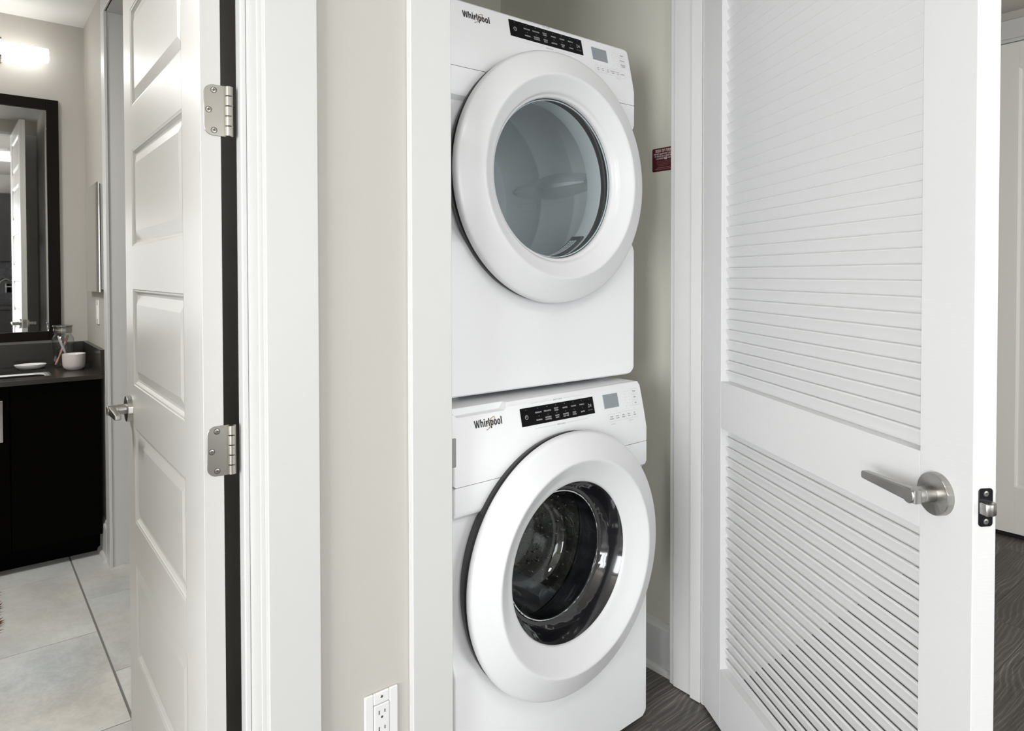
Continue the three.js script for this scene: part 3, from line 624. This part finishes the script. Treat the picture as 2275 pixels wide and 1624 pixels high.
{
  const tex = canvasTex(1024, 700, (c, w, h) => {
    c.fillStyle = '#4a0e16'; c.fillRect(0, 0, w, h);
    c.fillStyle = '#e6d6d6'; c.textAlign = 'center'; c.textBaseline = 'middle';
    c.font = '600 116px sans-serif'; c.fillText('RISK OF FIRE', w / 2 - 10, 84);
    c.font = '600 62px sans-serif'; c.fillText('THE NET EQUIVALENT LENGTH', w / 2, 176); c.fillText('OF DRYER DUCT FROM THIS', w / 2, 246); c.fillText('LOCATION IS        FEET', w / 2, 316);
    c.fillStyle = '#d9dbe0'; c.fillRect(w / 2 + 52, 282, 108, 74); c.fillStyle = '#23262c'; c.font = '700 60px sans-serif'; c.fillText('50', w / 2 + 106, 321);
    c.fillStyle = '#b28c90'; c.font = '31px sans-serif';
    ['This vent must be replaced with an equivalent', 'duct if the dryer is moved from this location', 'or the vent length is altered. See the dryer', 'manual for the permitted length.'].forEach((s, i) => c.fillText(s, w / 2, 402 + i * 42));
    c.font = '600 34px sans-serif'; c.fillText('WARNING: THIS NOTICE IS REQUIRED', w / 2, 588); c.fillText('DO NOT REMOVE OR DEFACE THIS PLACARD', w / 2, 634);
  });
  const sh = roundRect(-.0450, .0450, -.0375, .0375, .005, .005), g = new THREE.ShapeGeometry(sh, 6).toNonIndexed(), uv = g.attributes.uv, p = g.attributes.position;
  for (let i = 0; i < uv.count; i++) uv.setXY(i, p.getX(i) / .090 + .5, p.getY(i) / .075 + .5);
  const back = new THREE.ExtrudeGeometry(sh, { depth: .0006, bevelEnabled: false, curveSegments: 6 }); back.translate(0, 0, 0);
  g.translate(0, 0, .0007);
  const t = thing('warning_label', 'dark red fire warning label on the closet side wall', 'label', V3(1.765, 1.660, 1.4060), -Math.PI / 2);
  obj('backing', [boxUV(back)], S({ color: lin(.07, .008, .012), roughness: .4 }), t);
  obj('printed_face', [g], S({ map: tex, roughness: .4 }), t);
}

// ------------------------------------------------------------------ bathroom
const CT = .841;
{
  const t = thing('vanity_cabinet', 'black vanity cabinet under the dark countertop with bar pull', 'cabinet', V3(0, 0, 0));
  obj('carcass', [bp(-1.2, .497, .10, CT - .021, 3.622, 4.12), bp(-1.2, .497, 0, .10, 3.698, 4.12)], M.espresso, t);
  for (const [x0, x1, hx] of [[.1605, .495, 0], [-.2395, .1575, .128], [-.64, -.2425, -.21], [-1.198, -.643, -.66]]) {
    const d = obj('door', [bp(x0, x1, .105, CT - .024, 3.601, 3.621, .0015)], M.espresso, t);
    if (hx) obj('handle', [bp(hx - .006, hx + .006, .588, .764, 3.566, 3.576, .002), bp(hx - .005, hx + .005, .60, .61, 3.575, 3.602), bp(hx - .005, hx + .005, .74, .75, 3.575, 3.602)], M.chrome, d);
  }
}
{
  const t = thing('countertop', 'dark grey-brown stone countertop with low backsplash over the black vanity', 'countertop', V3(0, 0, 0));
  const sx0 = -.28, sx1 = .318, sp0 = 3.685, sp1 = 3.945;
  obj('slab', [bp(-1.2, .512, CT - .02, CT, 3.568, sp0, .0015), bp(-1.2, .512, CT - .013, CT, sp1, 4.14), bp(-1.2, sx0, CT - .013, CT, sp0, sp1), bp(sx1, .512, CT - .013, CT, sp0, sp1)], M.quartz, t);
  obj('backsplash', [bp(-1.2, .491, CT, .951, 4.12, 4.14, .001)], M.quartz, t);
  obj('side_splash', [bp(.491, .512, CT, .951, 3.574, 4.14, .001)], M.quartz, t);
  const s = thing('sink', 'white rectangular undermount sink in the dark countertop', 'sink', V3(0, 0, 0));
  const outer = roundRect(sx0 - .015, sx1 + .015, -sp1 - .015, -sp0 + .015, .05, .05);
  const rim = roundRect(sx0 + .012, sx1 - .012, -sp1 + .012, -sp0 - .012, .04, .04); outer.holes.push(new THREE.Path(rim.getPoints(12)));
  const gr = new THREE.ExtrudeGeometry(outer, { depth: .012, bevelEnabled: false }); gr.rotateX(Math.PI / 2); gr.translate(0, CT - .021, 0);
  gr.scale(1, 1, 1);
  // wall of the basin
  const wallPts = rim.getPoints(12), pos = [];
  for (let i = 0; i < wallPts.length; i++) { const a = wallPts[i], b = wallPts[(i + 1) % wallPts.length]; const A = [a.x, CT - .0135, a.y], B = [b.x, CT - .0135, b.y], k = .88, cx = (sx0 + sx1) / 2, cz = -(sp0 + sp1) / 2; const A2 = [cx + (a.x - cx) * k, CT - .15, cz + (a.y - cz) * k], B2 = [cx + (b.x - cx) * k, CT - .15, cz + (b.y - cz) * k]; for (const p of [A, B, B2, A, B2, A2]) pos.push(...p); for (const p of [A2, B2, [cx, CT - .155, cz]]) pos.push(...p); }
  const gb = new THREE.BufferGeometry(); gb.setAttribute('position', new THREE.Float32BufferAttribute(pos, 3)); gb.computeVertexNormals();
  const mirrored = (g) => g;                                         // shape y is world z here
  gr.rotateX(0);
  obj('rim', [boxUV(mirrored((() => { const g2 = new THREE.ExtrudeGeometry(outer, { depth: .012, bevelEnabled: false }); g2.rotateX(-Math.PI / 2); g2.scale(1, 1, -1); const ix = g2.toNonIndexed(); return flipWinding(ix).translate(0, CT - .0255, 0); })()))], M.porcelain, s);
  obj('basin', [boxUV(toCreasedNormals(gb, .8))], M.porcelain, s);
  obj('drain', [at(cyl(.021, .021, .004, 24), (sx0 + sx1) / 2, CT - .150, -(sp0 + sp1) / 2)], M.chrome, s);
}
function flipWinding(g) { for (const a of Object.values(g.attributes)) { const s = a.itemSize, r = a.array; for (let i = 0; i < a.count; i += 3) for (let c = 0; c < s; c++) { const t = r[(i + 1) * s + c]; r[(i + 1) * s + c] = r[(i + 2) * s + c]; r[(i + 2) * s + c] = t; } } g.computeVertexNormals(); return g; }
{
  const d = thing('soap_dish', 'shallow pale oval dish on the countertop behind the sink', 'dish', V3(.259, CT, 3.995));
  const g = lathe([[.0001, .005], [.030, .0055], [.050, .011], [.060, .020], [.0635, .0235], [.0652, .022], [.060, .012], [.045, .002], [.030, 0], [.0001, 0]], 64, 'y', 1.0); g.scale(1, 1, .72);
  obj('bowl', [g], M.porcelain, d);
  const j = thing('glass_jar', 'glass jar with brushed steel lid and two toothbrushes inside', 'jar', V3(.390, CT, 3.985));
  obj('body', [lathe([[.0001, .002], [.030, .002], [.036, .006], [.040, .03], [.0455, .085], [.0475, .125], [.0465, .142], [.040, .1535], [.036, .156], [.036, .170]], 64, 'y', 1.0), lathe([[.036, .170], [.0345, .170], [.0345, .157], [.0385, .1525], [.0448, .1415], [.0458, .125], [.0438, .085], [.0383, .03], [.034, .009], [.0001, .007]], 64, 'y', 1.0)], M.glass, j);
  const lid = obj('lid', [lathe([[.0001, .205], [.035, .2045], [.0405, .205], [.0425, .204], [.0425, .201], [.0395, .198], [.0385, .195], [.0385, .184], [.0392, .183], [.0392, .172], [.0382, .168], [.030, .168]], 64, 'y', .5)], M.satin, j); lid.userData.label = 'brushed steel lid';
  const brushT = (name, label, mat, bot, top) => {
    const t = thing(name, label, 'toothbrush', V3(.390, CT, 3.985));
    const c = new THREE.CatmullRomCurve3([bot, bot.clone().lerp(top, .18), bot.clone().lerp(top, .6), top]);
    const n = 40, R = (s) => s < .14 ? .0058 : s < .24 ? .0058 - (s - .14) * .024 : s < .5 ? .0034 + (s - .24) * .010 : .006 - Math.max(0, s - .85) * .012;
    const g = new THREE.TubeGeometry(c, n, 1, 10), p = g.attributes.position;
    for (let i = 0; i <= n; i++) { const s = i / n, q = c.getPointAt(s); for (let k = 0; k <= 10; k++) { const id = i * 11 + k; p.setXYZ(id, q.x + (p.getX(id) - q.x) * R(s), q.y + (p.getY(id) - q.y) * R(s), q.z + (p.getZ(id) - q.z) * R(s)); } }
    g.computeVertexNormals();
    obj('handle', [boxUV(g), at(boxUV(new THREE.SphereGeometry(R(0), 12, 8)), bot.x, bot.y, bot.z), at(boxUV(new THREE.SphereGeometry(R(1), 12, 8)), top.x, top.y, top.z)], mat, t);
  };
  brushT('toothbrush', 'salmon pink toothbrush leaning in the glass jar', M.pinkBrush, new THREE.Vector3(-.030, .018, .010), new THREE.Vector3(.022, .150, -.012));
  brushT('toothbrush', 'pale pinkish white toothbrush leaning in the glass jar', M.paleBrush, new THREE.Vector3(.026, .018, .006), new THREE.Vector3(-.020, .152, .012));
  const cupTex = dataTex(512, 256, (u, v) => { const row = Math.floor(v * 9), a = u * 15 + (row % 2) * .5, d = Math.hypot(a - Math.floor(a) - .5, (v * 9 - row) * .62 - .1), q = .5 + .5 * Math.sin(d * 34 + wrapN(u, v, 6, 6, 2.5)); return [204 + 22 * q, 193 + 24 * q, 189 + 25 * q]; }, true);
  const cup = thing('cup', 'small pale pink patterned ceramic cup in front of the glass jar', 'cup', V3(.418, CT, 3.83));
  const cg = new THREE.LatheGeometry([[.0001, 0], [.030, 0], [.031, .004], [.034, .005], [.042, .012], [.046, .024], [.0475, .045], [.0482, .076], [.0475, .0775]].map(q => new THREE.Vector2(...q)), 64);
  obj('body', [cg.toNonIndexed()], PH({ map: cupTex, roughness: .35, clearcoat: .3 }), cup);
  obj('glazed_inside', [lathe([[.0475, .0775], [.0462, .0765], [.0450, .045], [.043, .024], [.038, .014], [.0001, .012]], 64, 'y', 1)], M.porcelain, cup);
}
{
  const t = thing('wall_mirror', 'large dark framed mirror above the vanity', 'mirror', V3(0, 0, 4.14));
  const x0 = -1.05, x1 = .397, y0 = .965, y1 = 2.168, f = .051;
  obj('frame_side', [bz(x1 - f, x1, y0, y1, 0, .022, .002)], M.frame, t);
  obj('frame_side', [bz(x0, x0 + f, y0, y1, 0, .022, .002)], M.frame, t);
  obj('frame_rail', [bz(x0 + f, x1 - f, y1 - f, y1, 0, .022, .002)], M.frame, t);
  obj('frame_rail', [bz(x0 + f, x1 - f, y0, y0 + f - .006, 0, .022, .002)], M.frame, t);
  obj('mirror_glass', [bz(x0 + f - .004, x1 - f + .004, y0 + f - .01, y1 - f + .004, .002, .008)], M.mirror, t);
}
{
  const t = thing('medicine_cabinet', 'frameless mirrored medicine cabinet on the bathroom side wall', 'cabinet', V3(.512, 0, 0));
  obj('box', [bp(-.017, 0, 1.226, 1.700, 3.552, 3.935, .001)], M.plate, t);
  obj('mirror_door', [bp(-.0275, -.0215, 1.214, 1.7105, 3.535, 3.948, .001)], M.mirror, t);
  obj('door_seal', [bp(-.0215, -.017, 1.224, 1.702, 3.545, 3.940)], M.slot, t);
}
{
  const t = thing('light_switch', 'white rocker light switch under the mirrored medicine cabinet', 'switch', V3(.512, 1.115, 3.765), -Math.PI / 2);
  obj('cover_plate', [bz(-.036, .036, -.0575, .0575, 0, .006, .0028, 3)], M.plate, t);
  obj('rocker', [bz(-.0165, .0165, -.033, .033, .004, .0092, .002, 2)], M.plate, t);
}
{
  const t = thing('vanity_light', 'glowing white bar light above the dark framed mirror', 'light', V3(-.20, 2.368, 4.14));
  const prof = roundRect(-.030, .030, -.033, .033, .02, .02), L = 1.10;
  const tg = new THREE.ExtrudeGeometry(prof, { depth: L, bevelEnabled: true, bevelSize: .004, bevelThickness: .004, bevelSegments: 3, bevelOffset: -.004, curveSegments: 10 });
  tg.rotateY(Math.PI / 2); tg.translate(-L / 2, 0, .075);
  obj('light_diffuser', [boxUV(toCreasedNormals(tg, .6))], S({ color: lin(.9, .9, .9), emissive: lin(1, 1, .985), emissiveIntensity: GLOW.vanity, roughness: .5 }), t);
  for (const s of [-1, 1]) {
    const e = new THREE.ExtrudeGeometry(prof, { depth: .007, bevelEnabled: false, curveSegments: 10 }); e.rotateY(Math.PI / 2); e.translate(s > 0 ? L / 2 + .002 : -L / 2 - .009, 0, .075);
    obj('end_cap', [boxUV(e)], M.glass, t);
  }
  for (const x of [-.36, .36]) obj('bracket', [bz(x - .011, x + .011, -.050, .050, .0, .012, .002), bz(x - .008, x + .008, -.046, -.036, .012, .112, .002), bz(x - .008, x + .008, .036, .046, .012, .112, .002)], M.nickel, t);
  const l = new THREE.RectAreaLight(new THREE.Color().setRGB(1, 1, .985), GLOW.vanity, L, .06); l.position.set(0, 0, .112); l.rotation.y = Math.PI; t.add(l);
}
function flushLight(label, pos, glow, color) {
  const t = thing('ceiling_light', label, 'light', pos);
  obj('light_base', [lathe([[.0001, 0], [.20, 0], [.20, -.02], [.19, -.024], [.0001, -.024]], 48)], M.trim, t);
  obj('light_diffuser', [lathe([[.185, -.024], [.180, -.045], [.15, -.06], [.08, -.068], [.0001, -.07]], 48, 'y', 1)], S({ color: lin(.9, .9, .9), emissive: color, emissiveIntensity: .04 * glow, roughness: .5 }), t);
  const l = new THREE.RectAreaLight(color, glow, .36, .36); l.position.set(0, -.075, 0); l.rotation.x = -Math.PI / 2; t.add(l);
}
flushLight('round flush white ceiling light in the bathroom', V3(-.62, CEIL, 2.75), GLOW.bath, lin(1, .985, .96));
flushLight('round flush white ceiling light in the hall', V3(.45, CEIL, -.45), GLOW.hall, lin(1, .99, .975));
{
  const t = thing('bath_mat', 'brown shaggy bath mat on the grey tile floor', 'bath mat', V3(-.32, 0, 3.30));
  obj('base', [bz(-.40, .40, .001, .012, -.26, .26, .004)], M.rug, t);
  const tufts = [];
  for (let i = 0; i < 1500; i++) { const x = (rnd() - .5) * .82, z = (rnd() - .5) * .54, edge = Math.abs(x) > .385; const c = new THREE.ConeGeometry(.006, .03 + rnd() * .012, 4); c.translate(0, .015, 0); c.rotateZ((edge ? -Math.sign(x) * 1.1 : 0) + (rnd() - .5)); c.rotateX((rnd() - .5)); c.translate(x, .008, z); tufts.push(c.toNonIndexed()); }
  obj('shag_pile', tufts, M.rug, t).userData.kind = 'stuff';
}

// ------------------------------------------------------------------ kitchen run behind the eye (seen in the mirror)
{
  struct('wall_kitchen', null, [bp(.15, 1.05, 0, CEIL, -2.62, -2.50)], M.wall);
  const KP = -2.475;
  const u = thing('upper_cabinet', 'dark upper kitchen cabinet reflected in the bathroom mirror', 'cabinet', V3(0, 0, 0));
  obj('carcass', [bp(.16, 1.04, 1.46, 2.30, KP, KP + .30)], M.cabinetDark, u);
  for (const x of [.16, .605]) obj('door', [bp(x + .002, x + .433, 1.462, 2.298, KP + .301, KP + .32, .002)], M.cabinetDark, u);
  const b = thing('base_cabinet', 'dark base kitchen cabinet reflected in the bathroom mirror', 'cabinet', V3(0, 0, 0));
  obj('carcass', [bp(.16, 1.04, 0, .88, KP, KP + .58)], M.cabinetDark, b);
  for (const x of [.16, .605]) obj('door', [bp(x + .002, x + .433, .10, .87, KP + .581, KP + .60, .002)], M.cabinetDark, b);
  tag(obj('kitchen_countertop', [bp(.155, 1.045, .882, .915, KP + .012, KP + .62, .003)], M.quartz), 'dark kitchen counter with the arched faucet', 'countertop');
  const s = struct('wall_kitchen_backsplash', 'dark tile backsplash');
  for (let i = 0; i < 7; i++) for (let j = 0; j < 3; j++) obj('tile', [bp(.16 + j * .2945, .16 + j * .2945 + .2915, .917 + i * .0775, .917 + i * .0775 + .075, KP + .001, KP + .010, .001)], M.splash, s);
  const f = thing('kitchen_faucet', 'arched chrome faucet reflected in the bathroom mirror', 'faucet', V3(.36, .915, KP + .12));
  obj('spout', [boxUV(new THREE.TubeGeometry(new THREE.CatmullRomCurve3([[0, 0, 0], [0, .22, 0], [.03, .30, .03], [.09, .33, .09], [.14, .28, .14], [.15, .20, .15]].map(a => new THREE.Vector3(...a))), 40, .013, 14)), at(cyl(.026, .022, .03, 24), 0, .015, 0)], M.chrome, f);
  const o = thing('kitchen_outlet', 'white outlet plate on the dark kitchen backsplash', 'outlet', V3(.485, 1.13, KP + .010));
  obj('cover_plate', [bz(-.036, .036, -.058, .058, 0, .006, .002, 2)], M.plate, o);
}

renderer.render(scene, camera);
